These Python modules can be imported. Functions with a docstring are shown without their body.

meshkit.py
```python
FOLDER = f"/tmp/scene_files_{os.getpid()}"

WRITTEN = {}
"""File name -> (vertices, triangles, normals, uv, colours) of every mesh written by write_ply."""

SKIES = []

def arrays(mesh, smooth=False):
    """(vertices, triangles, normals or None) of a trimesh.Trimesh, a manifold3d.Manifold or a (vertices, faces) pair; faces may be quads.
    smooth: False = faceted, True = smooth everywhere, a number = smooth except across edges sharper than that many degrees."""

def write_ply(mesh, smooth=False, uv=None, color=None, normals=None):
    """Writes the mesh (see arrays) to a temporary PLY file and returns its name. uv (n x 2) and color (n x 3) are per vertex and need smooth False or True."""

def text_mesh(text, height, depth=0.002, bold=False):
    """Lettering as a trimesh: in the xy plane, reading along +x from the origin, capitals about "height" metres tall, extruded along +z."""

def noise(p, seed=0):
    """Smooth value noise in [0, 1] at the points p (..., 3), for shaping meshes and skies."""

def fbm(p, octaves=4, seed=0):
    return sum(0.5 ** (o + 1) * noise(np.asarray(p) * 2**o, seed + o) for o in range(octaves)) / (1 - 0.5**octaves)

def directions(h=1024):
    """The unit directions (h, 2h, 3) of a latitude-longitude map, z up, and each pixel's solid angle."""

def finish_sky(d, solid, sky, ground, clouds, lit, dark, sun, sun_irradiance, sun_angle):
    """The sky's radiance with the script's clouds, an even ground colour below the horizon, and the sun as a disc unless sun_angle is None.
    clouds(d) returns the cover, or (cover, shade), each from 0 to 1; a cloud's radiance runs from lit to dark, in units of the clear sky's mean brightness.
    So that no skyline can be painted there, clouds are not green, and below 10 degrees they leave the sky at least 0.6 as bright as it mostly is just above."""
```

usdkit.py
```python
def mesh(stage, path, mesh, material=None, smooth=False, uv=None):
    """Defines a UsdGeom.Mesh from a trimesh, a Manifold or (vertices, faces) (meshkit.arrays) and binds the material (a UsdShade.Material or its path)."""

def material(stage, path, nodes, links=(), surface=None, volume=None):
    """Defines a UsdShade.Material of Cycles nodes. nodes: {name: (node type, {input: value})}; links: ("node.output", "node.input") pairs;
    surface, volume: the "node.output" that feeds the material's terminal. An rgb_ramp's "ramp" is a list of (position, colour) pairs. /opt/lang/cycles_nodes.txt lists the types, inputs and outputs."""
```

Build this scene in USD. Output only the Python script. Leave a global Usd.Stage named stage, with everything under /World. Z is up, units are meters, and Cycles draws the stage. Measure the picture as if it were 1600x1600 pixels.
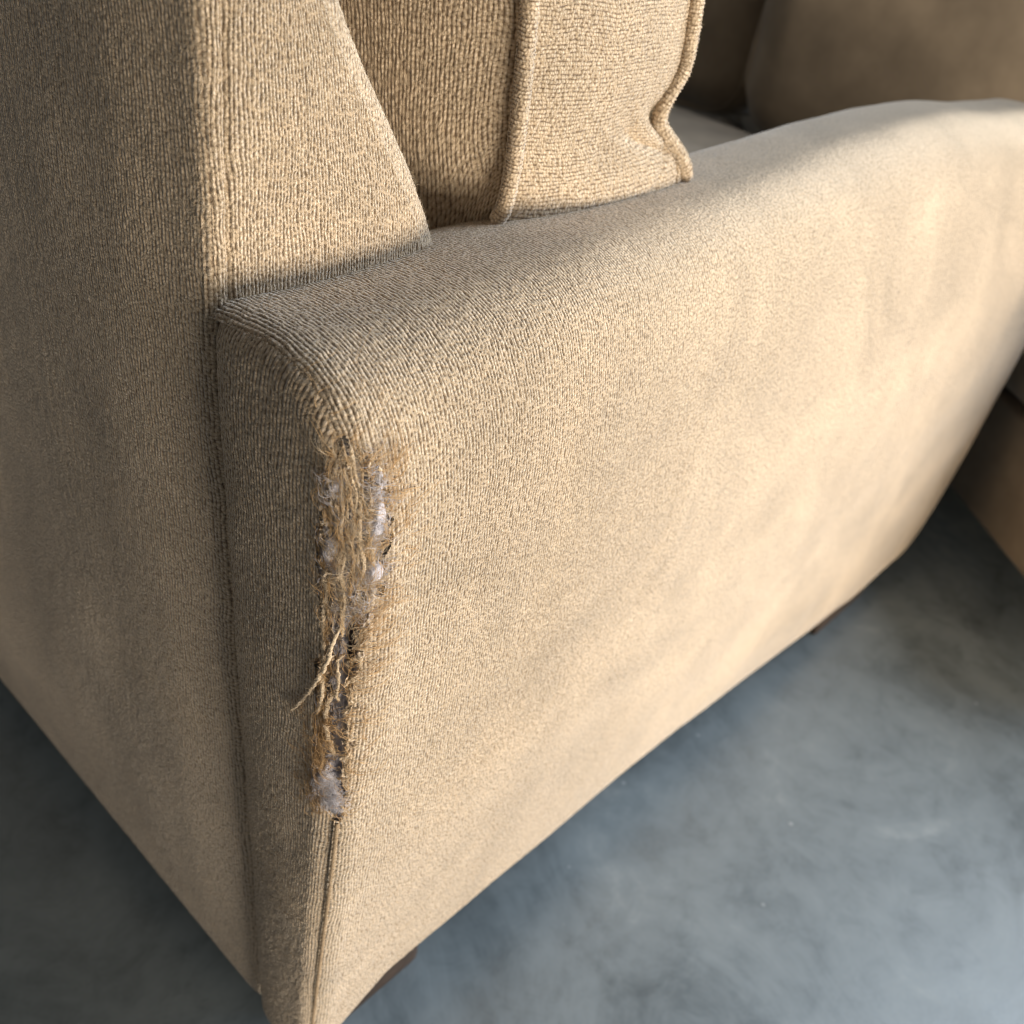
import math
import numpy as np
import trimesh
import usdkit
from meshkit import fbm, noise
from pxr import Usd, UsdGeom, UsdLux, UsdShade, Gf, Vt, Sdf
from scipy.interpolate import CubicSpline, PchipInterpolator
from scipy.ndimage import gaussian_filter1d

stage = Usd.Stage.CreateInMemory()
UsdGeom.SetStageUpAxis(stage, UsdGeom.Tokens.z)
UsdGeom.SetStageMetersPerUnit(stage, 1.0)
UsdGeom.Xform.Define(stage, '/World')
UsdGeom.Scope.Define(stage, '/World/Looks')

# ------------------------------------------------------------------ camera
CAM = np.array([-0.2124, -0.2552, 0.802])
RIGHT = np.array([0.68218132, -0.71788549, 0.13881307])
DOWN = np.array([-0.35876752, -0.49405939, -0.79195403])
FWD = np.array([0.63711421, 0.49045462, -0.59459208])
cam = UsdGeom.Camera.Define(stage, '/World/camera')
M = Gf.Matrix4d(*RIGHT, 0, *(-DOWN), 0, *(-FWD), 0, *CAM, 1)
cam.AddTransformOp().Set(M)
cam.CreateFocalLengthAttr(6.86)
cam.CreateHorizontalApertureAttr(6.86 * 1600 / 1575.7)
cam.CreateVerticalApertureAttr(6.86 * 1600 / 1575.7)
cam.CreateClippingRangeAttr(Gf.Vec2f(0.01, 100))
cam.CreateFStopAttr(1.9)
cam.CreateFocusDistanceAttr(0.46)
cam.CreateExposureAttr(0.49)

# ------------------------------------------------------------------ light
def rect_light(name, loc, target, w, h, intensity, color):
    L = UsdLux.RectLight.Define(stage, '/World/' + name)
    z = np.array(loc, float) - np.array(target, float); z /= np.linalg.norm(z)
    x = np.cross([0, 0, 1.0], z); x /= np.linalg.norm(x); y = np.cross(z, x)
    L.AddTransformOp().Set(Gf.Matrix4d(*x, 0, *y, 0, *z, 0, *map(float, loc), 1))
    L.CreateWidthAttr(w); L.CreateHeightAttr(h); L.CreateIntensityAttr(intensity); L.CreateColorAttr(Gf.Vec3f(*color))
    return L

rect_light('doorway_light', (0.60, -2.3, 0.29), (0.40, 0.0, 0.42), 2.2, 0.56, 22.0, (1.0, 0.89, 0.735))
rect_light('side_fill_light', (-1.1, 0.50, 0.15), (0.0, 0.22, 0.18), 0.5, 0.22, 2.6, (1.0, 0.82, 0.62))  # added low fill for the sofa's rear faces, no known source there
rect_light('skylight', (2.3, -1.5, 2.5), (0.5, -0.1, 0.2), 2.0, 2.0, 8.2, (0.76, 0.87, 1.0))
dome = UsdLux.DomeLight.Define(stage, '/World/ambient_light')
usdkit.material(stage, '/World/Looks/ambient', {"b": ("background_shader", {"color": (0.90, 0.95, 1.0), "strength": 0.07})}, surface="b.background")
UsdShade.MaterialBindingAPI.Apply(dome.GetPrim()).Bind(UsdShade.Material.Get(stage, '/World/Looks/ambient'))

# ------------------------------------------------------------------ helpers
used = {}
def path_for(parent, name):
    k = (parent, name); n = used.get(k, 0); used[k] = n + 1
    return f'{parent}/{name}' + (f'_{n:03d}' if n else '')

def tag(prim, label=None, cat=None, group=None, kind=None):
    for k, v in (('label', label), ('category', cat), ('group', group), ('kind', kind)):
        if v: prim.SetCustomDataByKey(k, v)
    return prim

def thing(name, label, cat, group=None):
    x = UsdGeom.Xform.Define(stage, path_for('/World', name))
    return tag(x.GetPrim(), label, cat, group)

def obj(name, mesh, mat, parent=None, smooth=True, uv=None):
    p = path_for(str(parent.GetPath()) if parent else '/World', name)
    return usdkit.mesh(stage, p, mesh, mat, smooth=smooth, uv=uv).GetPrim()

def curves(name, pts, counts, widths, mat, parent):
    p = path_for(str(parent.GetPath()), name)
    c = UsdGeom.BasisCurves.Define(stage, p)
    c.CreateTypeAttr('linear'); c.CreateWrapAttr('nonperiodic')
    c.CreatePointsAttr(Vt.Vec3fArray.FromNumpy(np.asarray(pts, np.float32)))
    c.CreateCurveVertexCountsAttr(Vt.IntArray.FromNumpy(np.asarray(counts, np.int32)))
    c.CreateWidthsAttr(Vt.FloatArray.FromNumpy(np.asarray(widths, np.float32))); c.SetWidthsInterpolation('vertex')
    UsdShade.MaterialBindingAPI.Apply(c.GetPrim()).Bind(mat)
    return c.GetPrim()

def sstep(x, a, b):
    t = np.clip((np.asarray(x, float) - a) / (b - a), 0, 1); return t * t * (3 - 2 * t)

def grid_normals(P):
    du, dv = np.gradient(P, axis=0), np.gradient(P, axis=1)
    n = np.cross(du, dv); n /= np.linalg.norm(n, axis=2, keepdims=True) + 1e-15
    return n

def grid_faces(n, m, mask=None):
    i, j = np.meshgrid(np.arange(n - 1), np.arange(m - 1), indexing='ij')
    a = i * m + j
    q = np.stack([a, a + m, a + m + 1, a + 1], -1)
    if mask is not None: q = q[~(mask[:-1, :-1] | mask[1:, :-1] | mask[:-1, 1:] | mask[1:, 1:])]
    q = q.reshape(-1, 4)
    return np.vstack([q[:, [0, 1, 2]], q[:, [0, 2, 3]]])

PS, PT = 0.00205, 0.0019           # spacing of the knit's columns and of the loops along a column
def warp(S, T, seed=0, amt=1.0):
    """fabric coordinates in metres -> in loops, unevenly knitted"""
    q = np.stack([S * 30, T * 30, np.full_like(S, 3.1 + seed)], -1)
    r = np.stack([S * 260, T * 160, np.full_like(S, 9.1 + seed)], -1)
    ds = (fbm(q, 2, seed) - .5) * 2.0 + (noise(r, seed + 5) - .5) * 0.45
    dt = (fbm(q, 2, seed + 7) - .5) * 3.0 + (noise(r, seed + 9) - .5) * 0.9
    return S / PS + ds * amt, T / PT + dt * amt

def knit_h(s, t):
    """relief of the cords, 0 to 1, with the columns where the material has them"""
    c = np.abs(np.cos(np.pi * (s - .2)))
    return c ** 0.8

SHEETS = {}
def pile(sheet_name, n, where, parent, seed, L=.0011, width=.00012):
    """short pile standing off the cloth where the photograph is near enough to show it"""
    r = np.random.default_rng(seed); Q, nn, mask = SHEETS[sheet_name]; ok = where(Q)
    if mask is not None: ok &= ~mask
    Qs, ns = Q[ok], nn[ok]; k = r.integers(len(Qs), size=n); o, m = Qs[k], ns[k]
    d = m * r.uniform(.15, 1, (n, 1)) + r.normal(size=(n, 3)) * .55; d /= np.linalg.norm(d, axis=1, keepdims=True)
    e = r.normal(size=(n, 3)) * .5; l = L * r.uniform(.5, 1.5, (n, 1)); t = np.linspace(0, 1, 4)
    P = o[:, None] - m[:, None] * .0002 + (d[:, None] * t[None, :, None] + e[:, None] * (t ** 2)[None, :, None]) * l[:, None]
    tag(curves('pile', P.reshape(-1, 3), np.full(n, 4), np.tile(np.linspace(width, width * .4, 4), n), M_pile, parent), None, kind='stuff')

def sheet(name, P, S, T, mat, parent, out=1, amp=0.0007, fade=None, mask=None, seed=0):
    n = grid_normals(P) * out
    s, t = warp(S, T, seed)
    a = amp if fade is None else amp * fade
    h = knit_h(s, t)
    lump = (noise(np.stack([s * .95, t * .95, 0 * S + seed], -1), seed) - .5)
    Q = P + n * ((h - .6) * a * .55 + lump * a * .8)[..., None]
    f = grid_faces(*S.shape, mask)
    v = Q.reshape(-1, 3); uv = np.stack([s, t], -1).reshape(-1, 2)
    if mask is not None:
        keep, inv = np.unique(f, return_inverse=True); v, uv, f = v[keep], uv[keep], inv.reshape(f.shape)
    # faces wound to face outwards
    if out < 0: f = f[:, ::-1]
    SHEETS[name] = (Q, n, mask)
    return obj(name, (v, f), mat, parent, True, uv)

def graded(a, b, fine, coarse, at, width):
    """steps from a to b: fine up to 'at', then growing to coarse over 'width'"""
    x = [a]
    while x[-1] < b:
        k = np.clip((x[-1] - at) / width, 0, 1); x.append(x[-1] + fine + (coarse - fine) * k)
    x[-1] = b
    return np.array(x)

def tube(path, r, sides=10, caps=True, bump=None):
    p = np.asarray(path, float)
    t = np.gradient(p, axis=0); t /= np.linalg.norm(t, axis=1, keepdims=True) + 1e-12
    ref = np.array([0.31, 0.77, 0.55]); a = np.cross(t, ref); a /= np.linalg.norm(a, axis=1, keepdims=True)
    b = np.cross(t, a); ang = np.linspace(0, 2 * np.pi, sides + 1)
    rr = np.broadcast_to(np.asarray(r, float), (len(p),))[:, None] * np.ones((1, sides + 1))
    if bump is not None: rr = rr * (1 + bump)
    P = p[:, None] + rr[..., None] * (np.cos(ang)[None, :, None] * a[:, None] + np.sin(ang)[None, :, None] * b[:, None])
    return P

def smooth_path(pts, n):
    pts = np.asarray(pts, float); d = np.r_[0, np.cumsum(np.linalg.norm(np.diff(pts, axis=0), axis=1))]
    return CubicSpline(d, pts)(np.linspace(0, d[-1], n))

def rounded_box(size, r, seg=6, wob=0.0, seed=0, freq=6, div=24):
    """box with rounded edges, denser than needed so that it can sag and bulge"""
    b = trimesh.creation.box(extents=np.ones(3))
    v, f = b.vertices, b.faces
    # a cube sphere mapping
    k = np.linspace(-1, 1, div)
    faces, verts = [], []
    sx = np.array(size) / 2
    for ax in range(3):
        for sg in (-1, 1):
            u, w = np.meshgrid(k, k, indexing='ij')
            P = np.zeros((div, div, 3)); P[..., ax] = sg; P[..., (ax + 1) % 3] = u; P[..., (ax + 2) % 3] = w
            P = np.sign(P) * np.abs(P) ** 0.55
            o = len(verts) * div * div
            ff = grid_faces(div, div)
            faces.append((ff if sg > 0 else ff[:, ::-1]) + o); verts.append(P.reshape(-1, 3))
    V = np.vstack(verts) * sx; F = np.vstack(faces)
    inner = np.clip(V, -(sx - r), sx - r); d = V - inner; L = np.linalg.norm(d, axis=1, keepdims=True)
    V = inner + np.where(L > 1e-9, d / np.maximum(L, 1e-9), 0) * np.minimum(L, r)
    m = trimesh.Trimesh(V, F, process=False); m.merge_vertices(digits_vertex=6)
    m = trimesh.Trimesh(m.vertices, m.faces)
    if wob:
        m.vertices += m.vertex_normals * ((fbm(m.vertices * freq + 11.3 * seed, 3, seed) - .5) * 2 * wob)[:, None]
    return m

# ------------------------------------------------------------------ materials
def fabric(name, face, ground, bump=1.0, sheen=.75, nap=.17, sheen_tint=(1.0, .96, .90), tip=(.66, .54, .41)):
    """knitted chenille: pale pile cords over brown ground yarn, the gaps darkened by painted self-shadow; the mesh's uv counts columns and loops"""
    N = {
        "tc": ("texture_coordinate", {}), "geo": ("geometry", {}),
        "vor": ("voronoi_texture", {"dimensions": "2D", "feature": "smooth_f1", "scale": 1.0, "randomness": .78, "smoothness": .18}),
        "sep": ("separate_xyz", {}),
        "off": ("math", {"math_type": "subtract", "value2": .2}),
        "ang": ("math", {"math_type": "multiply", "value2": math.pi}),
        "cos": ("math", {"math_type": "cosine"}), "abs": ("math", {"math_type": "absolute"}),
        "cpow": ("math", {"math_type": "power", "value2": .7}),
        "loop": ("map_range", {"range_type": "smoothstep", "from_min": .05, "from_max": .72, "to_min": 1.0, "to_max": 0.0, "clamp": True}),
        "fuzz": ("noise_texture", {"scale": 1050.0, "detail": 3.0, "roughness": .7}),
        "mixh": ("mix_float", {"fac": .42}),
        "fz": ("math", {"math_type": "multiply_add", "value2": .95, "value3": -.475}),
        "hsum": ("math", {"math_type": "add"}),
        "sxp": ("separate_xyz", {}), "bst": ("map_range", {"range_type": "smoothstep", "from_min": .10, "from_max": .55, "to_min": .82, "to_max": .45, "clamp": True}),
        "bump": ("bump", {"distance": .00095 * bump}),
        "base": ("rgb_ramp", {"ramp": [(.0, ground), (.16, ground), (.52, face), (.72, face), (1.0, tip)]}),  # gaps: brown yarn plus painted self-shadow; pale tips paint a whitish sheen
        # tone of single loops, and the nap brushed one way or the other
        "sepc": ("separate_color", {}),
        "lv": ("map_range", {"from_min": 0.0, "from_max": 1.0, "to_min": .89, "to_max": 1.10}),
        "napn": ("noise_texture", {"scale": 9.0, "detail": 4.0, "roughness": .6, "distortion": .6}),
        "napv": ("map_range", {"from_min": .3, "from_max": .7, "to_min": 1 - nap, "to_max": 1 + nap}),
        "mul": ("math", {"math_type": "multiply"}),
        "comb": ("combine_xyz", {}),
        "col": ("mix", {"mix_type": "multiply", "fac": 1.0}),
        "p": ("principled_bsdf", {"roughness": .95, "specular_ior_level": .12, "sheen_weight": sheen, "sheen_roughness": .4, "sheen_tint": sheen_tint}),
    }
    Lk = [("geo.position", "sxp.vector"), ("sxp.x", "bst.value"), ("bst.result", "bump.strength"), ("tc.UV", "vor.vector"), ("tc.UV", "sep.vector"), ("sep.x", "off.value1"), ("off.value", "ang.value1"), ("ang.value", "cos.value1"), ("cos.value", "abs.value1"),
          ("abs.value", "cpow.value1"), ("vor.distance", "loop.value"), ("geo.position", "fuzz.vector"),
          ("loop.result", "mixh.a"), ("cpow.value", "mixh.b"), ("fuzz.fac", "fz.value1"), ("mixh.result", "hsum.value1"), ("fz.value", "hsum.value2"),
          ("hsum.value", "bump.height"), ("hsum.value", "base.fac"),
          ("vor.color", "sepc.color"), ("sepc.r", "lv.value"), ("geo.position", "napn.vector"), ("napn.fac", "napv.value"),
          ("lv.result", "mul.value1"), ("napv.result", "mul.value2"), ("mul.value", "comb.x"), ("mul.value", "comb.y"), ("mul.value", "comb.z"),
          ("base.color", "col.color1"), ("comb.vector", "col.color2"), ("col.color", "p.base_color"), ("bump.normal", "p.normal")]
    return usdkit.material(stage, '/World/Looks/' + name, N, Lk, surface="p.BSDF")

def plain(name, color, rough=.8, var=.12, scale=40, bump=0.0, bscale=200, spec=.3, sheen=0.0):
    N = {"geo": ("geometry", {}), "n": ("noise_texture", {"scale": scale, "detail": 4.0, "roughness": .6}),
         "r": ("rgb_ramp", {"ramp": [(.3, tuple(c * (1 - var) for c in color)), (.7, tuple(min(1, c * (1 + var)) for c in color))]}),
         "b": ("noise_texture", {"scale": bscale, "detail": 3.0}), "bp": ("bump", {"distance": bump, "strength": 1.0 if bump else 0.0}),
         "p": ("principled_bsdf", {"roughness": rough, "specular_ior_level": spec, "sheen_weight": sheen})}
    return usdkit.material(stage, '/World/Looks/' + name, N, [("geo.position", "n.vector"), ("geo.position", "b.vector"), ("n.fac", "r.fac"), ("b.fac", "bp.height"), ("r.color", "p.base_color"), ("bp.normal", "p.normal")], surface="p.BSDF")

FACE, GROUND_AND_SHADE = (.475, .366, .250), (.170, .115, .070)  # second colour: brown backing yarn with the self-shadow between cords painted in
M_knit = fabric('beige_chenille', FACE, GROUND_AND_SHADE)
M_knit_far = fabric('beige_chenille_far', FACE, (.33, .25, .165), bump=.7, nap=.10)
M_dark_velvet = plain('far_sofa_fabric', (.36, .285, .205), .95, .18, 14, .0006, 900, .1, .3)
M_wood = plain('dark_wood_foot', (.030, .020, .015), .5, .3, 60)
M_under = plain('black_dust_cloth', (.012, .011, .010), 1.0, .2, 60, spec=.05)
M_batting = plain('white_batting', (.58, .555, .60), 1.0, .18, 260, .0012, 1500, .02)
M_foam = plain('torn_lining', (.15, .115, .12), 1.0, .35, 220, .0006, 1200, .05)
M_yarn = plain('yarn_pile', (.60, .475, .33), 1.0, .25, 900, .0005, 2400, .1, .3)
M_yarn_dark = plain('brown_yarn_pile', (.40, .285, .17), 1.0, .3, 900, .0005, 2400, .1, .3)

def hairmat(name, color):
    return usdkit.material(stage, '/World/Looks/' + name, {"hi": ("hair_info", {}), "r": ("rgb_ramp", {"ramp": [(0, tuple(c * .65 for c in color)), (1, tuple(min(1, c * 1.3) for c in color))]}),
        "p": ("principled_bsdf", {"roughness": .6, "specular_ior_level": .25})}, [("hi.random" if False else "hi.intercept", "r.fac"), ("r.color", "p.base_color")], surface="p.BSDF")
M_fibre = hairmat('tan_fibre', (.72, .46, .225))
M_fibre_pale = hairmat('pale_fibre', (.72, .56, .38))
M_seam = plain('seam_thread', (.29, .215, .14), 1.0, .3, 700)
M_pile = hairmat('cloth_pile', (.60, .49, .35))
M_fluff = hairmat('white_fluff_fibre', (.74, .71, .75))

M_floor = usdkit.material(stage, '/World/Looks/polished_concrete', {
    "geo": ("geometry", {}),
    "n1": ("noise_texture", {"scale": 4.6, "detail": 9.0, "roughness": .66, "distortion": 1.1}),
    "n2": ("noise_texture", {"scale": 26.0, "detail": 7.0, "roughness": .68, "distortion": .5}),
    "n3": ("noise_texture", {"scale": 220.0, "detail": 3.0}),
    "mx": ("mix_float", {"fac": .26}),
    "ramp": ("rgb_ramp", {"ramp": [(.28, (.066, .080, .088)), (.42, (.118, .142, .155)), (.52, (.162, .192, .208)), (.60, (.186, .218, .234)), (.74, (.275, .305, .315))]}),
    "vor": ("voronoi_texture", {"scale": 17.0, "randomness": 1.0}),
    "spk": ("map_range", {"from_min": .02, "from_max": .05, "to_min": .55, "to_max": 0.0, "clamp": True}),
    "spm": ("mix", {"color2": (.40, .42, .43)}),
    "rr": ("map_range", {"from_min": .3, "from_max": .7, "to_min": .26, "to_max": .46}),
    "bp": ("bump", {"distance": .0003, "strength": .25}),
    "p": ("principled_bsdf", {"specular_ior_level": .5})},
    [("geo.position", "n1.vector"), ("geo.position", "n2.vector"), ("geo.position", "n3.vector"), ("geo.position", "vor.vector"), ("n1.fac", "mx.a"), ("n2.fac", "mx.b"), ("mx.result", "ramp.fac"),
     ("vor.distance", "spk.value"), ("spk.result", "spm.fac"), ("ramp.color", "spm.color1"), ("spm.color", "p.base_color"), ("n2.fac", "rr.value"), ("rr.result", "p.roughness"), ("n3.fac", "bp.height"), ("bp.normal", "p.normal")], surface="p.BSDF")

# ------------------------------------------------------------------ floor
g = np.linspace(-6, 6, 13); X, Y = np.meshgrid(g, g, indexing='ij')
fl = obj('floor', (np.stack([X, Y, 0 * X], -1).reshape(-1, 3), grid_faces(13, 13)), M_floor, None, False)
tag(fl, 'mottled blue grey polished concrete floor', None, None, 'structure')

# ------------------------------------------------------------------ the torn sofa
sofa = thing('sofa', 'beige knitted chenille sofa with its arm torn open along the near corner', 'sofa')

W = 0.088                                       # width of the arm's rear panel
RC = 0.017                                      # rounding of the arm's vertical corner
SEAM = RC * (1 - math.sqrt(.5))
def WZ(z): return W - .030 * (1 - np.clip(z, 0, .6) / .6)          # the rear panel narrows to the foot
def OFF(z): return -.013 * sstep(z, .05, .42)                       # and its corner swells out towards the top
def arc(x): return np.where(x < RC, RC * (np.arccos(np.clip(1 - x / RC, -1, 1)) - np.pi / 4), RC * np.pi / 4 + x - RC)
near_prof = np.array([(.0, .05), (-.002, .2), (-.003, .4), (-.001, .53), (.004, .565), (.017, .594), (.045, .606), (.088, .601), (.118, .592), (.146, .565), (.156, .52), (.156, .38)])
far_prof = np.array([(.0, .05), (-.003, .2), (-.006, .36), (.0, .45), (.009, .505), (.026, .553), (.054, .588), (.096, .604), (.140, .600), (.164, .575), (.172, .52), (.172, .38)])
def resample(pr, n=900):
    d = np.r_[0, np.cumsum(np.linalg.norm(np.diff(pr, axis=0), axis=1))]
    q = PchipInterpolator(d, pr)(np.linspace(0, d[-1], 4000)); q = gaussian_filter1d(q, 45, axis=0, mode='nearest')
    d = np.r_[0, np.cumsum(np.linalg.norm(np.diff(q, axis=0), axis=1))]
    return q, d
qn, dn = resample(near_prof); qf, df = resample(far_prof)

def zbot(x): return np.interp(x, [0, .015, .07, .36, .70, .88, 1.1], [.052, .060, .090, .081, .046, .034, .030])
XF = PchipInterpolator([.0, .03, .05, .08, .12, .25, .40, .55, .70], [.95, .985, 1.01, 1.035, 1.055, 1.085, 1.10, 1.09, 1.04])
def xfront(z): return XF(np.clip(z, 0, .7))

def side_surface(x, k):
    """x along the arm and k in 0..1 along its section -> position and section normal (before the knit)"""
    b = sstep(x, .05, .75)[..., None]
    pn = np.stack([np.interp(k * dn[-1], dn, qn[:, i]) for i in (0, 1)], -1)
    pf = np.stack([np.interp(k * df[-1], df, qf[:, i]) for i in (0, 1)], -1)
    p = pn * (1 - b) + pf * b
    return p

def arm_grid(xs, ks):
    X, K = np.meshgrid(xs, ks, indexing='ij')
    yz = side_surface(X, K)
    dyz = side_surface(X, np.clip(K + .002, 0, 1)) - side_surface(X, np.clip(K - .002, 0, 1))
    dyz /= np.linalg.norm(dyz, axis=-1, keepdims=True) + 1e-12
    nrm = np.stack([-dyz[..., 1], dyz[..., 0]], -1)           # outwards: -y on the side, +z on the top
    y, z = yz[..., 0], yz[..., 1]
    # the lower hem follows its own line
    zb = zbot(X); z = np.where(z < .25, zb + (z - .05) * (.25 - zb) / .20, z)
    # rounding at the rear seam and at the front
    e = np.clip(RC - X, 0, RC) / RC; d = RC * (1 - np.sqrt(np.clip(1 - e * e, 0, 1)))
    d = d + .0005 * np.exp(-np.clip(arc(X), 0, 1) / .0015)
    R2 = .045; e2 = np.clip((X - (1.1 - R2)) / R2, 0, 1); d = d + R2 * (1 - np.sqrt(np.clip(1 - e2 * e2, 0, 1))) * .9
    e3 = np.exp(-np.clip(z - zb, 0, 1) / .012) * (K < .5)      # hem turned under
    d = d + e3 * .006
    # soft hollows and swells of the padding
    q = np.stack([X * 4.2, K * 3.0, 0 * X + 2.2], -1)
    sw = (fbm(q, 3, 4) - .5) * .0065 * sstep(X, .05, .45)
    q2 = np.stack([X * 11, K * 14, 0 * X + 6.2], -1); sw = sw + (fbm(q2, 2, 8) - .5) * .0035 * sstep(X, .02, .2)
    hem = (noise(np.stack([X * 9, 0 * X, 0 * X], -1), 3) - .5) * .006 * np.exp(-np.clip(z - zb, 0, 1) / .05) * (K < .5)
    z = z + hem
    # wear around the tear: cloth pushed up along the lips
    lip = np.exp(-((arc(X) - .022) / .010) ** 2) * sstep(z, .35, .42) * (1 - sstep(z, .53, .575)) * (K < .6)
    d = d - sw - .0022 * lip
    z = z - .026 * sstep(X, .68, 1.1) * sstep(z, .45, .56)
    P = np.stack([X, y - nrm[..., 0] * d, z - nrm[..., 1] * d], -1)
    P[..., 1] += OFF(z) * np.exp(-(X / .16) ** 2) * sstep(W - P[..., 1], 0, W)
    fr = xfront(P[..., 2]) / 1.1; t = sstep(X, .45, 1.1)
    P[..., 0] = X * (1 - t) + X * fr * t
    return P, X, K

# --- outline of the tear, in distance from the corner seam and height
TZL, TL = np.array([(.348, 0), (.354, .006), (.371, .0140), (.395, .0130), (.415, .0130), (.432, .0135), (.455, .0120), (.474, .0095), (.492, .0112), (.5095, .0125), (.5185, .0140), (.531, .0150), (.542, .0135), (.556, .0100), (.567, .0050), (.578, .0015), (.583, 0)]).T
TZR, TR = np.array([(.345, 0), (.356, .0015), (.371, .0022), (.401, .0), (.425, .0), (.4476, .0008), (.460, .0034), (.4765, .0074), (.492, .0070), (.5017, .0112), (.515, .0147), (.535, .0154), (.554, .0158), (.566, .0120), (.574, .0056), (.580, 0)]).T
def rag(z, seed, a): return (fbm(np.stack([z * 240, 0 * z + seed, 0 * z], -1), 3, seed) - .5) * a
def tear_r(z): return np.where((z > .345) & (z < .580), np.interp(z, TZR, TR) + rag(z, 1, .0075), -1)
def tear_l(z): return np.where((z > .348) & (z < .583), np.interp(z, TZL, TL) + rag(z, 2, .0045), -1)

xs = np.concatenate([RC * (1 - np.cos(np.arange(np.pi / 4 - 4 * .00042 / RC, np.pi / 2, .00042 / RC))), graded(RC, 1.0995, .00042, .0042, .16, .75)])
# rows: fine where the photograph is near, coarser at the foot and inside
tot = dn[-1]
ks = [0.0]
while ks[-1] < 1:
    d_ = ks[-1] * tot
    st = .0017 if d_ < .24 else .0010
    if d_ > .66: st = .003
    ks.append(ks[-1] + st / tot)
ks[-1] = 1.0; ks = np.array(ks)
P, X, K = arm_grid(xs, ks)
Zs = P[..., 2]
mask = (arc(X) < tear_r(Zs)) & (K < .62)
fade = 1 - .45 * sstep(X, .06, .25) - .4 * sstep(X, .3, .7)
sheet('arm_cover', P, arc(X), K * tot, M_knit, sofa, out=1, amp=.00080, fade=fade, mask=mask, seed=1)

# arm front, closing the end away from the camera
Pf = P[-1]; n_ = 12
lam = np.linspace(0, 1, n_)[:, None, None]
cen = Pf.mean(0)
C = Pf[None] * (1 - lam) + cen * lam; C[..., 0] += .010 * np.sin(lam[..., 0] * np.pi / 2)
sheet('arm_front', C, C[..., 1], C[..., 2], M_knit_far, sofa, out=-1, amp=0)

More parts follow.
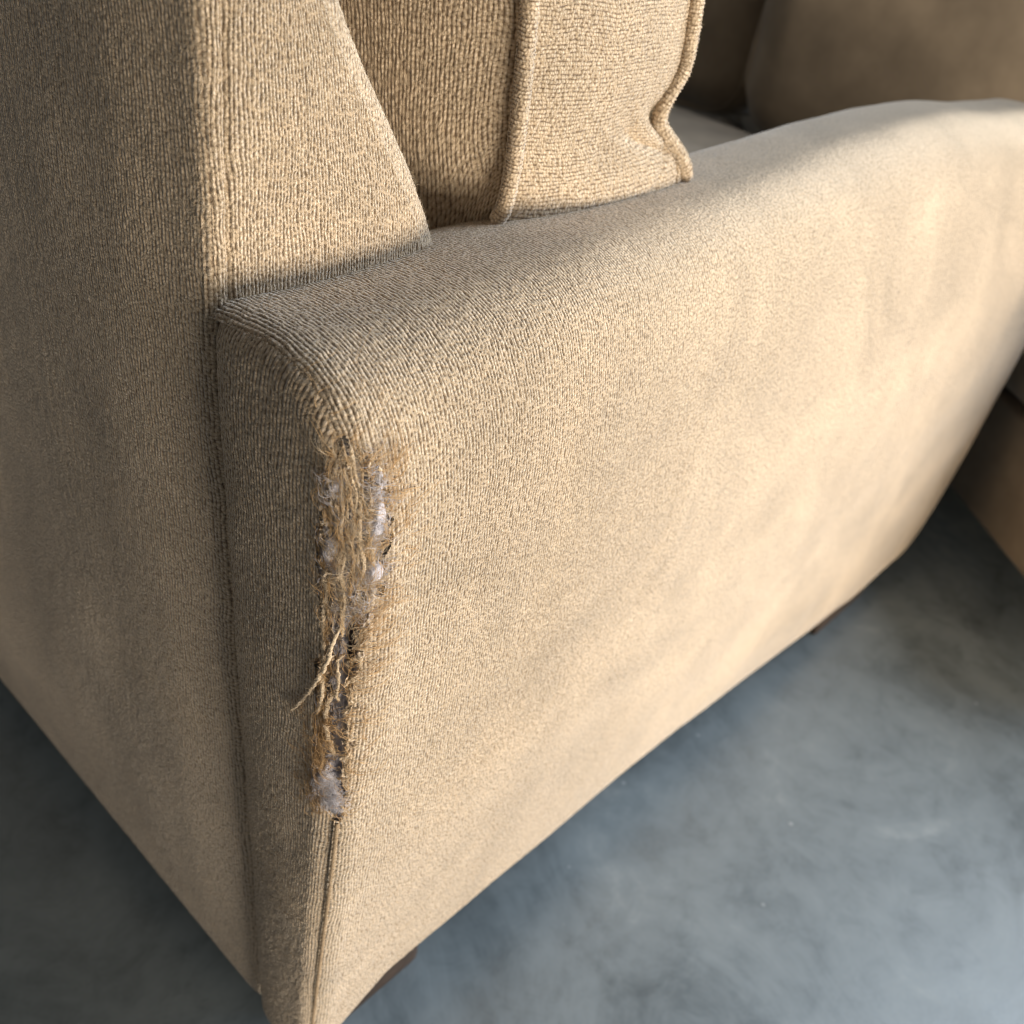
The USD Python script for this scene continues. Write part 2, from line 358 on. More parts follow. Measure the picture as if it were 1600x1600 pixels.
# --- rear panel of the arm, bounded by the seam
def panel_grid(ys, us):
    """ys: nominal distance across, with the seam at SEAM and the groove at W"""
    Yn, U = np.meshgrid(ys, us, indexing='ij')
    Q, _, Kq = arm_grid(np.array([SEAM]), np.linspace(0, 1, 2500))
    Q = Q[0]; m = (Kq[0] < .75) & (Q[:, 2] > .45)
    qy = np.maximum.accumulate(Q[m, 1]) + np.arange(m.sum()) * 1e-9; qz = Q[m, 2]
    z0 = np.interp(Yn, [SEAM, .03, .09], [.052, .047, .045])
    frac = (Yn - SEAM) / (W - SEAM)
    Z = z0 + (.55 - z0) * U
    for _ in range(3):
        lo = SEAM + OFF(Z) * 1.0; Yg = lo + (WZ(Z) - lo) * frac
        ztop = np.interp(Yg, qy, qz); Z = z0 + (ztop - z0) * U
    top = np.clip(ztop - Z, 0, 1)
    ee = np.minimum(Yn, SEAM + top)
    q = np.clip(RC - ee, 0, RC) / RC; x = RC * (1 - np.sqrt(np.clip(1 - q * q, 0, 1)))
    x = x + .0005 * np.exp(-np.clip(arc(ee), 0, 1) / .0015)
    x = x + .007 * np.exp(-np.clip(W - Yn, 0, 1) / .004)
    x = x - .0025 * np.sin(np.clip(frac, 0, 1) * np.pi) * sstep(top, 0, .05)
    x = x + (fbm(np.stack([Yg * 16, Z * 9, 0 * Z + 1], -1), 3, 5) - .5) * .004 * sstep(Yn, .01, .03)
    lip = np.exp(-((arc(Yn) - .010) / .007) ** 2) * sstep(Z, .35, .42) * (1 - sstep(Z, .53, .575)); x = x - .0016 * lip
    x = x + .004 * np.exp(-(Z - z0) / .010)
    return np.stack([x, Yg, Z], -1), Yn, Z

ys = np.concatenate([RC * (1 - np.cos(np.arange(np.pi / 4, np.pi / 2, .00042 / RC))), np.arange(RC, W + .0004, .00045)]); us = np.linspace(0, 1, 560)
Pp, Yp, Zp = panel_grid(ys, us)
maskp = (arc(Yp) < tear_l(Zp))
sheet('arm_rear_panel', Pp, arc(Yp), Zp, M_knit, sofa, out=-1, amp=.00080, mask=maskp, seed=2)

# --- the closed seam between panel and cover, above and below the tear
def sew(pts, name='seam'):
    n = max(20, int(np.linalg.norm(np.diff(pts, axis=0), axis=1).sum() / .0006)); p = smooth_path(pts, n)
    k = np.arange(n)[:, None]; st = .30 * np.clip(np.sin(k * 2 * np.pi / 7), -.2, 1) + .25 * (noise(np.stack([k * .4 + 0 * np.arange(9)[None], 0 * k + np.arange(9)[None] * .7, 0 * k + 0 * np.arange(9)[None]], -1), 3) - .5)
    Pt = tube(p, .0013, 8, bump=st); obj(name, (Pt.reshape(-1, 3), grid_faces(n, 9)), M_seam, sofa, True)
SL = P[4]; lowm = (SL[:, 2] < .344) & (K[0] < .5); sew(SL[lowm][::9] + np.array([.0004, .0004, 0]))
um = (SL[:, 2] > .579) & (SL[:, 1] < W - .002) & (K[0] < .8); sew(SL[um][::6] + np.array([.0009, .0006, -.0007]))

# --- outside back
yb = np.concatenate([graded(W + .0006, .30, .0006, .0020, .13, .15)[:-1], np.arange(.30, .92, .006)])
zb_ = np.concatenate([np.arange(.045, .95, .0016)])
Yb, Zb = np.meshgrid(yb, zb_, indexing='ij')
edge = Yb - W
xb = .003 + .009 * np.exp(-edge / .004) * (1 - sstep(Zb, .585, .62)) + .004 * np.exp(-edge / .003)
xb = xb - (.006 * sstep(edge, 0, .06) + .006 * np.sin(np.clip(edge / .8, 0, 1) * np.pi)) * sstep(Zb, .04, .25)
xb = xb + (fbm(np.stack([Yb * 6, Zb * 3.2, 0 * Yb], -1), 3, 11) - .5) * .012 * sstep(edge, .0, .1) * sstep(Zb, .04, .2)
xb = xb + .004 * np.exp(-(Zb - .045) / .010)
Zb2 = Zb + .004 * np.exp(-(Zb - .045) / .05) + (noise(np.stack([Yb * 7, 0 * Yb, 0 * Yb], -1), 13) - .5) * .004 * np.exp(-(Zb - .045) / .05)
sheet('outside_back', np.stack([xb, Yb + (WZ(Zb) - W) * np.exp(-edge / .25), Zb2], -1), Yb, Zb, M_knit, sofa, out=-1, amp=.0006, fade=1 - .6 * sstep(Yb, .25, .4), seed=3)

# --- back frame: its side above the arm, rolled over into the front
zf = np.arange(.585, .95, .0009)
xe = np.interp(zf, [.585, .611, .643, .683, .716, .76, .82, .95], [.147, .136, .118, .092, .073, .056, .042, .03])
xe = gaussian_filter1d(xe, 12, mode='nearest')
RE = .016
uf = np.concatenate([np.linspace(0, 1, 230), 1 + np.linspace(0, 1, 18)[1:], 2 + np.linspace(0, 1, 40)[1:]])
Uf, Zf = np.meshgrid(uf, zf, indexing='ij'); XE = np.broadcast_to(xe, Uf.shape)
flat = np.clip(Uf, 0, 1); ar = np.clip(Uf - 1, 0, 1) * np.pi / 2; run = np.clip(Uf - 2, 0, 1)
xx = .0036 + flat * (XE - RE - .0036) + RE * np.sin(ar)
yy = W + RE * (1 - np.cos(ar)) + run * .6
yy = yy - .006 * np.sin(flat * np.pi * .9) * (Uf <= 1) + .0046 * np.exp(-(xx - .0036) / .0035)
yy = yy + .0014 * np.exp(-((xx - .0125) / .0016) ** 2)
yy = yy + (fbm(np.stack([xx * 15, Zf * 15, 0 * Zf + 4], -1), 3, 15) - .5) * .004 * sstep(xx, .01, .04)
yy = yy + .004 * np.exp(-(Zf - .585) / .008) * 0
sf = flat * XE + RE * ar + run * .6
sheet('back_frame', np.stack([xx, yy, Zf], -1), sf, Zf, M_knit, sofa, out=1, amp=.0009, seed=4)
Tp = np.array([(.004, W, .95), (.03, W, .95), (.03, .92, .95), (.004, .92, .95)])

# --- hidden bulk: base under the seat, dust cloth
obj('base', trimesh.creation.box(bounds=[[.03, .03, .065], [1.0, .9, .28]]), M_under, sofa, False)

# --- feet
def foot(cx, cy, lx, ly, h):
    b = rounded_box((lx, ly, h), .004, div=8); b.apply_translation((cx, cy, h / 2)); return obj('foot', b, M_wood, sofa, True)
foot(.092, .058, .085, .060, .095); foot(.835, .038, .13, .06, .07); foot(.10, .80, .08, .06, .07); foot(.90, .80, .08, .06, .07)

pile('arm_cover', 110000, lambda q: (q[..., 0] < .30) & (q[..., 2] > .26) & (q[..., 1] < .12), sofa, 61)
pile('arm_rear_panel', 20000, lambda q: q[..., 2] > .22, sofa, 62)
pile('back_frame', 30000, lambda q: (q[..., 2] < .74) & (q[..., 1] < .14), sofa, 63)
pile('outside_back', 24000, lambda q: (q[..., 2] > .3) & (q[..., 2] < .74) & (q[..., 1] < .24), sofa, 64)

# ------------------------------------------------------------------ the tear
def corner(c, z, lift=0.0):
    """c: signed distance from the seam round the corner, + on the arm's side, - on the rear panel; lift outwards"""
    c = np.asarray(c, float); z = np.asarray(z, float); c, z, lift = np.broadcast_arrays(c, z, lift)
    ar = RC * np.pi / 4
    th = np.clip(c / RC, -np.pi / 4, np.pi / 4) + np.pi / 4          # 0: facing -x, pi/2: facing -y
    nx, ny = -np.cos(th), -np.sin(th)
    x = RC + RC * nx + np.clip(c - ar, 0, None); y = RC + RC * ny + np.clip(-c - ar, 0, None)
    m = dn < .56; y = y + np.interp(z, qn[m][:, 1], qn[m][:, 0]) + OFF(z)
    return np.stack([x + nx * lift, y + ny * lift, z], -1)

rng = np.random.default_rng(7)
# padding laid bare behind the cloth
cc = np.linspace(-.034, .040, 190); zz = np.linspace(.328, .582, 420)
Cc, Zc = np.meshgrid(cc, zz, indexing='ij')
dep = -.0046 + (fbm(np.stack([Cc * 130, Zc * 60, 0 * Cc], -1), 3, 21) - .5) * .006 + (fbm(np.stack([Cc * 420, Zc * 420, 0 * Cc], -1), 3, 22) - .5) * .0022
def blob(c0, z0, rc, rz): return np.exp(-((Cc - c0) / rc) ** 2 - ((Zc - z0) / rz) ** 2)
for c0, z0, rc, rz, a_ in [(.0122, .562, .0030, .010, .0074), (.0112, .547, .0034, .006, .0072), (.0092, .539, .004, .005, .0066), (.0104, .517, .0040, .006, .0080), (.0095, .530, .0035, .006, .005),
                           (-.0102, .375, .0042, .007, .0095), (-.0035, .3625, .0042, .006, .0100), (-.0116, .5245, .004, .010, .0060), (-.0070, .5576, .004, .006, .0060), (-.0125, .541, .003, .008, .0045),
                           (-.0014, .5047, .0025, .010, -.009), (.0007, .4645, .0034, .013, -.013), (.0014, .478, .003, .006, -.010), (.0004, .5474, .0018, .006, -.007), (-.0060, .5522, .0018, .004, -.006), (-.0085, .487, .0035, .022, -.0022)]:
    dep = dep + a_ * blob(c0, z0, rc, rz)
dep = dep - .006 * sstep(Zc, .566, .580)
dep = dep + (fbm(np.stack([Cc * 260, Zc * 180, 0 * Cc], -1), 3, 25) - .5) * .0030
dep = np.minimum(dep, .0022 - .0045 * (1 - sstep(np.minimum(Cc + .027, .027 - Cc), 0, .006)))
Pb = corner(Cc, Zc, dep)
tag(obj('torn_padding', (Pb.reshape(-1, 3), grid_faces(190, 420)), M_batting, sofa, True), 'white padding showing through the tear')
# brown lining in the deep of the tear
Cd, Zd = np.meshgrid(np.linspace(-1, 1, 24), np.linspace(.446, .522, 120), indexing='ij')
wid = np.sin((Zd - .446) / .076 * np.pi) ** .5
Cd2 = np.interp(Zd, [.446, .465, .49, .522], [.001, .0022, .0020, -.0008]) + Cd * wid * .0040 * (.6 + .8 * fbm(np.stack([Zd * 200, 0 * Zd, 0 * Zd], -1), 3, 31))
Pd = corner(Cd2, Zd, -.0070 + (fbm(np.stack([Cd * 2, Zd * 150, 0 * Zd], -1), 3, 33) - .5) * .003 - .004 * (1 - Cd * Cd))
tag(obj('torn_lining', (Pd.reshape(-1, 3), grid_faces(24, 120)), M_foam, sofa, True), 'brown lining deep in the tear')

def yarn(points, r=.00095, n=None, mat=None, name='loose_yarn'):
    L = np.linalg.norm(np.diff(points, axis=0), axis=1).sum(); n = n or max(12, int(L / .00028))
    p = smooth_path(points, n)
    s = np.arange(n)[:, None] * 1.0; a = np.arange(13)[None] / 12 * 2 * np.pi
    bmp = (fbm(np.stack([s / 3.2 + 0 * a, np.cos(a) * 1.5 + 0 * s, np.sin(a) * 1.5 + 0 * s], -1), 2, int(rng.integers(1e5))) - .5) * 1.5
    taper = np.minimum(1, np.minimum(np.arange(n), np.arange(n)[::-1]) / 7 + .2)
    Pt = tube(p, r * taper, 12, bump=bmp)
    obj(name, (Pt.reshape(-1, 3), grid_faces(n, 13)), mat or M_yarn, sofa, True)
    return p
yarn_paths = []
def cord(c0, z0, z1, wav, r=.00090, lift=-.0008, mat=None, drift=0.0):
    k = max(4, int((z1 - z0) / .006)); z = np.linspace(z0, z1, k)
    c = c0 + drift * np.linspace(1, 0, k) + (fbm(np.stack([z * 90, 0 * z + c0 * 900, 0 * z], -1), 2, 41) - .5) * wav * 2
    l = lift + (fbm(np.stack([z * 110, 0 * z + c0 * 700, 0 * z + 3], -1), 2, 43) - .5) * .0036
    yarn_paths.append(yarn(corner(c, z, l), r, mat=mat))
# cords still standing across the gap, between the slit on the left and the white padding on the right
for i, c0 in enumerate([-.0060, -.0042, -.0024, -.0006, .0013, .0031, .0049, .0068]):
    z0 = (.532, .478, .525, .500, .515, .496, .478, .520)[i]
    cord(c0, z0, .579 - .0010 * abs(i - 3.5), .0024, r=(.0006, .0008, .0005, .0007, .0005, .0008, .0006, .0005)[i], mat=M_yarn if i % 3 else M_yarn_dark, drift=(-.001, -.0008, 0, .0006, .001, .0006, .0014, .002)[i])
cord(.0088, .494, .531, .0012); cord(.0140, .536, .572, .0010, mat=M_yarn_dark); cord(-.0085, .552, .575, .001); cord(-.0108, .533, .562, .001, mat=M_yarn_dark)
cord(.0048, .452, .500, .0012); cord(.0070, .462, .505, .0014, mat=M_yarn_dark); cord(.0090, .482, .508, .0014)
# loops along both lips
cord(-.0124, .455, .515, .0008, .0010, .0006); cord(-.0141, .440, .500, .0008, .0009, .0004)
for c0, z0, z1 in [(.0012, .402, .450), (.0024, .382, .455), (.0030, .362, .405), (-.0150, .378, .440), (-.0134, .402, .452), (-.0125, .36, .395)]:
    cord(c0, z0, z1, .0014, mat=M_yarn if int(z0 * 1e3) % 2 else M_yarn_dark)
# loose strands hanging in and across the gap
for pts, r in [([(-.0046, .513, -.002), (-.0049, .502, -.001), (-.0039, .4915, -.001), (-.0049, .483, .001), (-.0067, .4747, .003), (-.0084, .4633, .0045), (-.0110, .4545, .0045), (-.0147, .4452, .0036), (-.0195, .4355, .0032), (-.0239, .4266, .003), (-.0280, .4195, .0036), (-.0312, .4134, .005)], .00095),
               ([(-.0020, .4700, .000), (-.0046, .4610, .002), (-.0038, .4520, .0015), (-.0050, .4430, .000), (-.0044, .4360, -.002)], .0007),
               ([(-.0080, .440, -.003), (-.0095, .4356, -.001), (-.0107, .4236, .0), (-.0098, .4128, .0), (-.0074, .402, -.001), (-.0062, .395, -.003)], .0012),
               ([(-.0050, .530, -.003), (-.0060, .522, -.001), (-.0044, .508, -.001), (-.0056, .497, -.002)], .0011),
               ([(-.0140, .452, .001), (-.0120, .438, .002), (-.0150, .424, .001), (-.0135, .412, 0)], .0010)]:
    q_ = np.array(pts); d_ = np.r_[0, np.cumsum(np.linalg.norm(np.diff(q_, axis=0), axis=1))]; q_ = CubicSpline(d_, q_)(np.linspace(0, d_[-1], len(q_) * 3)); q_ = q_ + rng.normal(0, .00028, q_.shape) * (1, 1, .6); yarn_paths.append(yarn(corner(q_[:, 0], q_[:, 1], q_[:, 2]), r))

# ragged shreds of the cloth itself, still hanging on along the lips
rf = np.random.default_rng(23)
for i in range(26):
    right = i % 2 == 0; z0 = rf.uniform(.365, .570); c0 = tear_r(np.array([z0]))[0] + .0008 if right else -tear_l(np.array([z0]))[0] - .0008
    sg = -1 if right else 1; wd = rf.uniform(.0022, .0050); L = rf.uniform(.0035, .0085); drop = rf.normal(-.4, .5); cu = rf.uniform(.2, 1.0)
    A, B = np.meshgrid(np.linspace(0, 1, 18), np.linspace(-.5, .5, 12), indexing='ij')
    wA = wd * (1 - .55 * A + .35 * (noise(np.stack([A * 5, 0 * A + i, np.sign(B)], -1), 5) - .5))
    c_ = c0 + sg * L * A * .8; z_ = z0 + B * wA + drop * L * A; l_ = .0006 + (-.0045 * A * (cu - .45) + .0018 * np.sin(A * 3 + i)) + (noise(np.stack([A * 4, B * 3, 0 * A + i], -1), 9) - .5) * .0022
    sheet('cloth_shred', corner(c_, z_, l_), c_ + i * .01, z_, M_knit, sofa, out=1, amp=.0006, seed=70 + i)

# short ends of cut cords standing along the lips
rs = np.random.default_rng(17)
for i in range(64):
    right = i % 5 < 3; z = rs.uniform(.355, .572)
    c = (tear_r(np.array([z]))[0] if right else -tear_l(np.array([z]))[0])
    sg = -1 if right else 1; L = rs.uniform(.0030, .0065); a0 = rs.normal(-.5, .7) if right else rs.normal(-1.0, .5)
    t = np.linspace(0, 1, 5); cu = rs.normal(0, .8)
    dc = sg * np.cos(a0 + cu * t) * L * t * (.75 if right else .6); dz = np.sin(a0 + cu * t) * L * t
    yarn_paths.append(yarn(corner(c - sg * .0012 + dc, z + dz, .0006 + rs.uniform(-.0010, .0016) * t), rs.uniform(.0006, .0009), mat=M_yarn if rs.random() < .6 else M_yarn_dark, name='cut_cord'))

# fibres
def fibres(name, n, root, direction, length, curl, width, mat, seg=9, seed=0, label=None, tuft=1, spread=.0012, lift_=.22):
    """n tufts of 'tuft' fibres that share their bend"""
    r = np.random.default_rng(seed); pts, wid = [], []
    for i in range(n):
        c, z, l = root(r); a = direction(r, c, z); L = length(r)
        ph, ka, w_ = r.uniform(0, 6.28), r.normal(0, curl), r.uniform(2, 7); up = np.abs(r.normal(0, lift_)); t = np.linspace(0, 1, seg)
        for k in range(tuft):
            ang = a + r.normal(0, .10) + (ka + r.normal(0, .22)) * t + .5 * curl * np.sin(ph + r.normal(0, .3) + t * w_)
            l_ = L * r.uniform(.65, 1.15)
            dc = np.cumsum(np.cos(ang)) * l_ / seg; dz = np.cumsum(np.sin(ang)) * l_ / seg
            lift = l + np.abs(up + r.normal(0, .05)) * l_ * np.sin(t * np.pi * .8) + .0006
            pts.append(corner(c + r.normal(0, spread * .4) + dc, z + r.normal(0, spread) + dz, lift)); w = width * r.uniform(.7, 1.4); wid.append(np.linspace(w, w * .5, seg))
    pr = curves(name, np.concatenate(pts), [seg] * (n * tuft), np.concatenate(wid), mat, sofa); tag(pr, label, kind='stuff'); return pr

def tr(z): return tear_r(np.array([z]))[0]
def tl(z): return -tear_l(np.array([z]))[0]
# tan ground fibres pulled out of the right edge, combed up and to the right in tufts
def root_r(r):
    z = r.uniform(.445, .575) if r.random() < .85 else r.uniform(.36, .445); return max(tr(z), 0) - r.uniform(-.008, .009), z, r.uniform(-.001, .001)
fibres('frayed_fibre', 150, root_r, lambda r, c, z: r.normal(.5, .5), lambda r: r.uniform(.005, .024), .7, .00020, M_fibre, 12, 1, 'long tan fibres combed out of the right edge of the tear', 3, .0016, .16)
# standing over the worn cords above the gap
fibres('frayed_fibre', 17, lambda r: (r.uniform(-.008, .022), r.uniform(.560, .596), .0004), lambda r, c, z: r.normal(.5, .25), lambda r: r.uniform(.008, .026), .5, .00016, M_fibre, 12, 11, 'stray tan fibres over the worn cords above the tear', 2, .001, .18)
fibres('frayed_fibre', 125, lambda r: (lambda z: (tl(z) + r.normal(-.001, .0015), z, 0.0))(r.uniform(.36, .575)), lambda r, c, z: r.choice([r.normal(-1.6, .2), r.normal(1.6, .2), r.normal(-1.5, .2), r.normal(2.5, .5)]), lambda r: r.uniform(.005, .014), .7, .00017, M_fibre, 10, 2, 'tan fibres along the left edge of the tear', 5, .0010, .14)
fibres('frayed_fibre', 420, lambda r: (r.uniform(-.013, .015), r.uniform(.488, .575), r.uniform(-.002, .001)), lambda r, c, z: r.choice([r.normal(.3, .7), r.normal(-1.5, .4), r.normal(1.6, .4)]), lambda r: r.uniform(.005, .015), 1.3, .00013, M_fibre_pale, 12, 3, 'pale fibres tangled over the padding', 3, .0012, .18)
fibres('frayed_fibre', 95, lambda r: (r.uniform(-.017, .004), r.uniform(.350, .440), r.uniform(-.001, .0015)), lambda r, c, z: r.uniform(0, 6.28), lambda r: r.uniform(.006, .016), 1.5, .00016, M_fibre, 12, 4, 'tan fibres tangled at the foot of the tear', 3, .0012, .2)
fibres('frayed_fibre', 46, lambda r: (r.uniform(.000, .012), r.uniform(.445, .500), r.uniform(-.002, .002)), lambda r, c, z: r.normal(1.2, 1.0), lambda r: r.uniform(.005, .014), 1.8, .00015, M_fibre_pale, 12, 14, 'curled pale fibres over the deep of the tear', 4, .0014, .22)
fibres('frayed_fibre', 170, lambda r: (r.uniform(-.026, -.010), r.uniform(.352, .425), .0003), lambda r, c, z: r.uniform(0, 6.28), lambda r: r.uniform(.005, .014), 1.4, .00016, M_fibre, 12, 24, 'tan fuzz matted on the cloth left of the tear', 3, .0014, .16)
fibres('frayed_fibre', 90, lambda r: (r.uniform(-.010, .013), r.uniform(.455, .575), r.uniform(-.001, .001)), lambda r, c, z: r.choice([-1.57, 1.57]) + r.normal(0, .3), lambda r: r.uniform(.006, .018), .6, .00016, M_fibre, 12, 25, 'tan fibres lying along the worn cords', 3, .0014, .12)
# a few threads spanning the gap
for i, (c0, z0, c1, z1) in enumerate([(.003, .510, .021, .5165), (-.010, .4065, .004, .4035), (.006, .551, .019, .5555)]):
    t = np.linspace(0, 1, 16); pts = [corner(c0 + (c1 - c0) * t, z0 + (z1 - z0) * t - .003 * np.sin(t * np.pi) + k * .0003, .0014 + .0012 * np.sin(t * np.pi + k)) for k in range(4)]
    curves('spanning_thread', np.concatenate(pts), [16] * 4, np.full(64, .00015), M_fibre, sofa)
# white fluff pulled out at the foot and in the upper gaps
def fl_root(spots):
    def f(r):
        c0, z0, sc, sz = spots[r.integers(len(spots))]; return r.normal(c0, sc), r.normal(z0, sz), r.uniform(-.001, .0022)
    return f
fibres('white_fluff', 420, fl_root([(-.0102, .375, .0030, .004), (-.0035, .3625, .0030, .0030), (-.006, .369, .004, .006)]), lambda r, c, z: r.uniform(0, 6.28), lambda r: r.uniform(.003, .009), 2.2, .00012, M_fluff, 10, 5, 'white fluff bulging out at the foot of the tear', 2, .001, .25)
fibres('white_fluff', 320, fl_root([(.0120, .560, .0016, .006), (.0110, .543, .0025, .005), (.0104, .517, .0025, .004), (-.0116, .524, .0026, .012), (-.0075, .556, .002, .005), (.005, .503, .003, .006)]), lambda r, c, z: r.uniform(0, 6.28), lambda r: r.uniform(.003, .010), 2.0, .00012, M_fluff, 10, 6, 'white fluff between the torn cords', 2, .001, .2)
# pile standing off the loose yarns
def yarn_fuzz(paths, per, L, width, mat, seed):
    r = np.random.default_rng(seed); pts, cnt, wid = [], [], []
    for p in paths:
        for _ in range(int(per * len(p) / 40)):
            o = p[r.integers(len(p))]; d = r.normal(size=3); d /= np.linalg.norm(d); e = r.normal(size=3) * .6
            t = np.linspace(0, 1, 4)[:, None]; l = L * r.uniform(.5, 1.5)
            pts.append(o + d * .0006 + (d * t + e * t * t) * l); cnt.append(4); wid.append(np.linspace(width, width * .4, 4))
    return tag(curves('yarn_pile', np.concatenate(pts), cnt, np.concatenate(wid), mat, sofa), 'fuzz of pile standing off the loose yarns', kind='stuff')
yarn_fuzz(yarn_paths, 60, .0011, .00015, M_fibre_pale, 9)

# ------------------------------------------------------------------ loose back cushion on the arm
cush = thing('back_cushion', 'boxy beige knitted back cushion with piped edges resting on the torn arm', 'cushion')
zc = np.arange(.600, .955, .0009)
xl = np.interp(zc, [.60, .634, .667, .711, .95], [.190, .190, .187, .181, .150])
xr = np.interp(zc, [.59, .602, .612, .622, .634, .641, .650, .660, .669, .685, .707, .95], [.350, .347, .343, .334, .318, .310, .309, .315, .321, .320, .316, .290])
xr = gaussian_filter1d(xr, 7, mode='nearest')
yl = np.interp(zc, [.60, .64, .72, .95], [.095, .094, .090, .085]); yr = np.interp(zc, [.60, .61, .64, .67, .95], [.083, .085, .094, .090, .085])
low = np.exp(-(zc - .600) / .009)                # tucked under at the bottom
ub = np.linspace(0, 1, 240); Ub, Zc_ = np.meshgrid(ub, zc, indexing='ij')
bx = xl + (xr - xl) * Ub
by = yl + (yr - yl) * Ub - .010 * np.sin(Ub * np.pi) ** .8 * (1 - np.exp(-(Zc_ - .598) / .02)) + low * .005
by = by - .013 * np.sin(np.clip(Ub, 0, 1) * np.pi) ** .55 * np.exp(-(Zc_ - .600) / .022)
pinch = np.exp(-((Zc_ - .640) / .012) ** 2) * np.exp(-((1 - Ub) / .35) ** 2)
by = by + .0035 * pinch * np.cos((Ub - .4) * 20 + (Zc_ - .64) * 150) + .002 * pinch
for c_, z_, k_, w_ in ((.95, .612, 170, .0022), (.86, .618, 60, .0026), (.80, .632, -40, .0030)):      # creases drawn towards the tucked corner
    dd = (Zc_ - z_) - (Ub - c_) * .15 * k_ / 100
    by = by + .0022 * np.exp(-(dd / w_) ** 2) * np.exp(-((Ub - c_) / .14) ** 2)
zbump = -.009 * np.sin(np.clip(Ub * 1.05, 0, 1) * np.pi) ** .6 * low
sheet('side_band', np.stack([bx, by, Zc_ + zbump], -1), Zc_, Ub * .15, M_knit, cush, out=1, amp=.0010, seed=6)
vr = np.concatenate([np.linspace(0, .09, 150), np.linspace(.09, .6, 60)[1:]])
Vr, Zr = np.meshgrid(vr, zc, indexing='ij')
rx = xl - .060 * (1 - np.exp(-Vr / .07)) * (1 - np.exp(-(Zr - .59) / .03)) + low * .006 + .002 * np.exp(-Vr / .004)
rx = rx + .004 * np.exp(-((Zr - .625) / .012) ** 2) * np.sin(Vr * 80)
ry = yl + Vr + .004 * low
Zdrop = -.16 * sstep(Vr, .002, .055) * np.exp(-(Zr - .60) / .03)
sheet('rear_face', np.stack([rx, ry, Zr + Zdrop], -1), Vr, Zr, M_knit, cush, out=-1, amp=.0010, seed=7)
vf = np.linspace(0, .6, 60); Vf, Zf2 = np.meshgrid(vf, zc[::3], indexing='ij')
fx = xr[::3] + .05 * (1 - np.exp(-Vf / .08)) * (1 - np.exp(-(Zf2 - .59) / .03)) - low[::3] * .02
sheet('front_face', np.stack([fx, yr[::3] + Vf, Zf2], -1), Vf, Zf2, M_knit_far, cush, out=1, amp=.0005, seed=8)
tp = np.array([[fx[i, -1], (yr[::3] + vf[i])[-1], zc[-1]] for i in range(0, 60, 4)]); tq = np.array([[rx[np.abs(vr - v).argmin(), -1], yl[-1] + v, zc[-1]] for v in vf[::4]])
Tt = np.linspace(0, 1, 8)[:, None, None]; top = tq[None] * (1 - Tt) + tp[None] * Tt; top[..., 2] += .03 * np.sin(Tt[..., 0] * np.pi)
sheet('top_face', top, top[..., 0], top[..., 1], M_knit_far, cush, out=-1, amp=0)
def piping(x, y, r, seed, dx, dy):
    p = np.stack([x + dx, y + dy, zc], -1)
    # round the bottom corner and run along under the cushion
    n = len(p); s = np.arange(n)[:, None] * .0009; a = np.linspace(0, 1, 21)[None]
    rib = .085 * np.sin(2 * np.pi * (s / .0021 + a * .6)) + .10 * (noise(np.stack([s * 500 + 0 * a, np.cos(a * 6.283) * 2 + 0 * s, np.sin(a * 6.283) * 2 + 0 * s], -1), seed) - .5)
    Pt = tube(p, r, 20, bump=rib)
    S_, T_ = np.meshgrid(np.arange(n) * .0009, np.linspace(0, 2 * np.pi * r, 21), indexing='ij')
    sheet('piping', Pt, S_, T_, M_knit, cush, out=1, amp=.0004, seed=seed)
piping(xl, yl + low * .006, .0047, 51, -.0012, -.0022)
piping(xr, yr + low * .006, .0047, 52, .0015, -.0022)

pile('side_band', 30000, lambda q: q[..., 2] < .74, cush, 65)
pile('rear_face', 14000, lambda q: (q[..., 2] < .74) & (q[..., 1] < .25), cush, 66)
for nm in ('piping',): pile(nm, 5000, lambda q: q[..., 2] < .74, cush, 67)
# ------------------------------------------------------------------ seat cushion
sb_ = rounded_box((1.00, .64, .15), .035, wob=.004, seed=3, div=40)
sb_.apply_translation((.655, .485, .355))
v = sb_.vertices.copy(); topm = sstep(v[:, 2], .38, .43)
v[:, 2] -= topm * (.006 * np.exp(-((v[:, 0] - 1.01 - .03 * np.sin(v[:, 1] * 9)) / .018) ** 2) + .010 * sstep(v[:, 0], 1.02, 1.16)); sb_.vertices = v
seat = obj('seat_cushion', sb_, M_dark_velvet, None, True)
tag(seat, 'flat beige seat cushion behind the torn arm, its front end in shade', 'seat cushion')

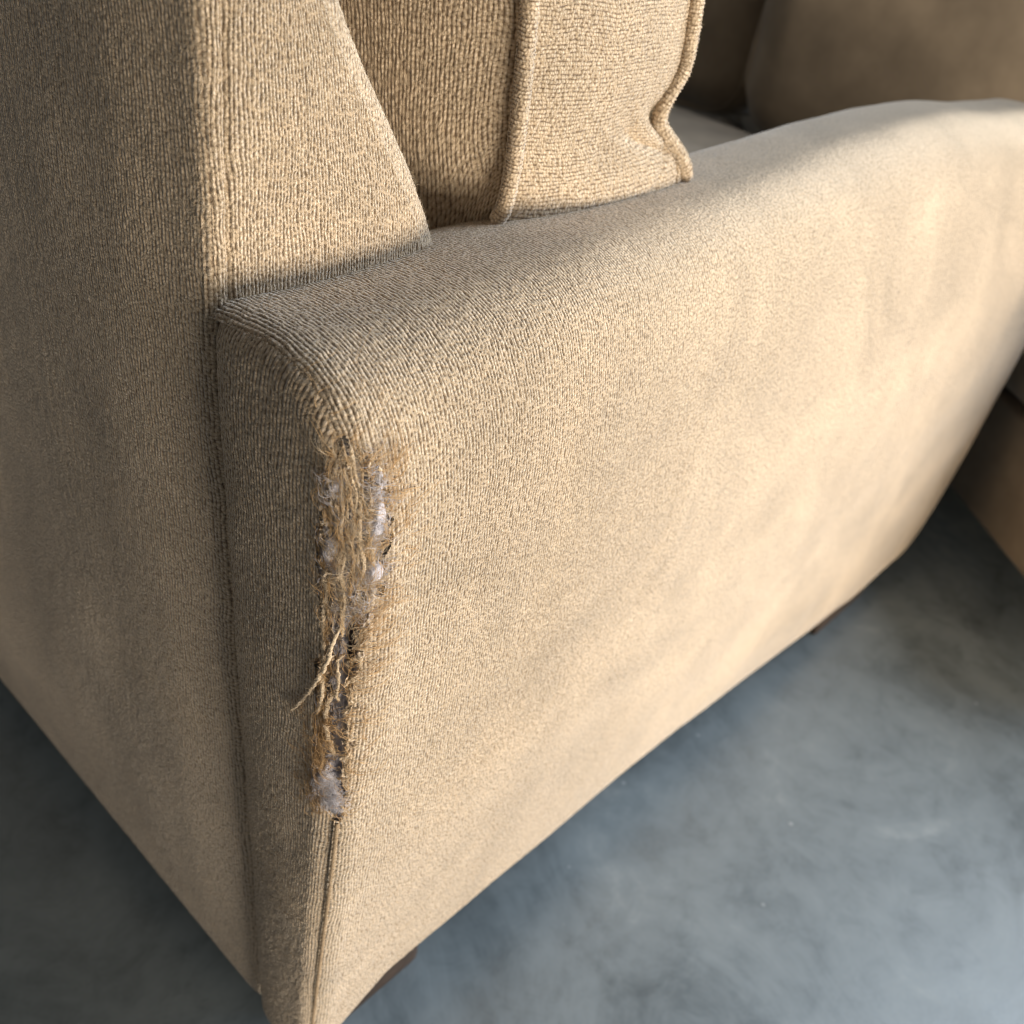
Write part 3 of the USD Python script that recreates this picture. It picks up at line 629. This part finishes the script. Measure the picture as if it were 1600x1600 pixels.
# ------------------------------------------------------------------ the other sofa, turned towards this one
other = thing('second_sofa', 'dark shaded beige sofa standing at an angle beyond the arm', 'sofa')
D = np.array([.616, .787, 0]); N = np.array([-.787, .616, 0]); O = np.array([1.135, 0.015, 0])
Rm = np.eye(4); Rm[:3, 0] = D; Rm[:3, 1] = -N; Rm[:3, 2] = [0, 0, 1]; Rm[:3, 3] = O
def put(m): m = m.copy(); m.apply_transform(Rm); return m
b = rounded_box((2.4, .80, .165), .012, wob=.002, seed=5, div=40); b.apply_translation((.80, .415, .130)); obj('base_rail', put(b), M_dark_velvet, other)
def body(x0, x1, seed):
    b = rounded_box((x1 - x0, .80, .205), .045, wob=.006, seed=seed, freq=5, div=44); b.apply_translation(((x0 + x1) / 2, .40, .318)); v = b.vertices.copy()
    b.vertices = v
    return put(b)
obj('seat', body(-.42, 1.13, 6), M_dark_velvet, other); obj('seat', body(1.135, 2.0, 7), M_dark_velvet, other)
for cx, cy in ((-.34, .10), (1.9, .10), (-.34, .72), (1.9, .72)):
    f_ = rounded_box((.07, .07, .06), .004, div=6); f_.apply_translation((cx, cy, .03)); obj('foot', put(f_), M_wood, other)

# ------------------------------------------------------------------ loose cushions of the second sofa
def far_cushion(label, size, loc, rz, seed, lean):
    t = thing('back_cushion', label, 'cushion')
    b = rounded_box(size, .075, wob=.014, seed=seed, freq=5, div=60); v = b.vertices.copy()
    u, w = v[:, 1] / (size[1] / 2), v[:, 2] / (size[2] / 2)
    v[:, 0] += np.sign(v[:, 0]) * .045 * np.clip(1 - u * u, 0, 1) ** .6 * np.clip(1 - w * w, 0, 1) ** .6
    b.vertices = v
    T = trimesh.transformations
    X_ = T.translation_matrix(loc) @ T.rotation_matrix(rz, (0, 0, 1)) @ T.rotation_matrix(lean, (0, 1, 0)) @ T.translation_matrix((0, 0, size[2] / 2))
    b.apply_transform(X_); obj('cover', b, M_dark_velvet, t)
    # welt round the front edge
    th = np.linspace(0, 2 * np.pi, 240); e = 9.0
    yy_ = np.sign(np.cos(th)) * np.abs(np.cos(th)) ** (2 / e) * (size[1] / 2 - .012); zz_ = np.sign(np.sin(th)) * np.abs(np.sin(th)) ** (2 / e) * (size[2] / 2 - .012)
    p = trimesh.transform_points(np.stack([0 * th - size[0] / 2 + .030, yy_, zz_], -1), X_)
    Pt = tube(p, .006, 8); obj('piping', (Pt.reshape(-1, 3), grid_faces(240, 9)), M_dark_velvet, t)
far_cushion('large shaded taupe back cushion beyond the far end of the arm, at the upper right', (.20, 1.08, .58), (1.335, .035, .385), math.radians(6), 31, math.radians(7))
far_cushion('dark taupe back cushion tucked between the piped cushion and the large shaded cushion', (.20, .60, .60), (1.345, .885, .365), math.radians(2), 33, math.radians(7))
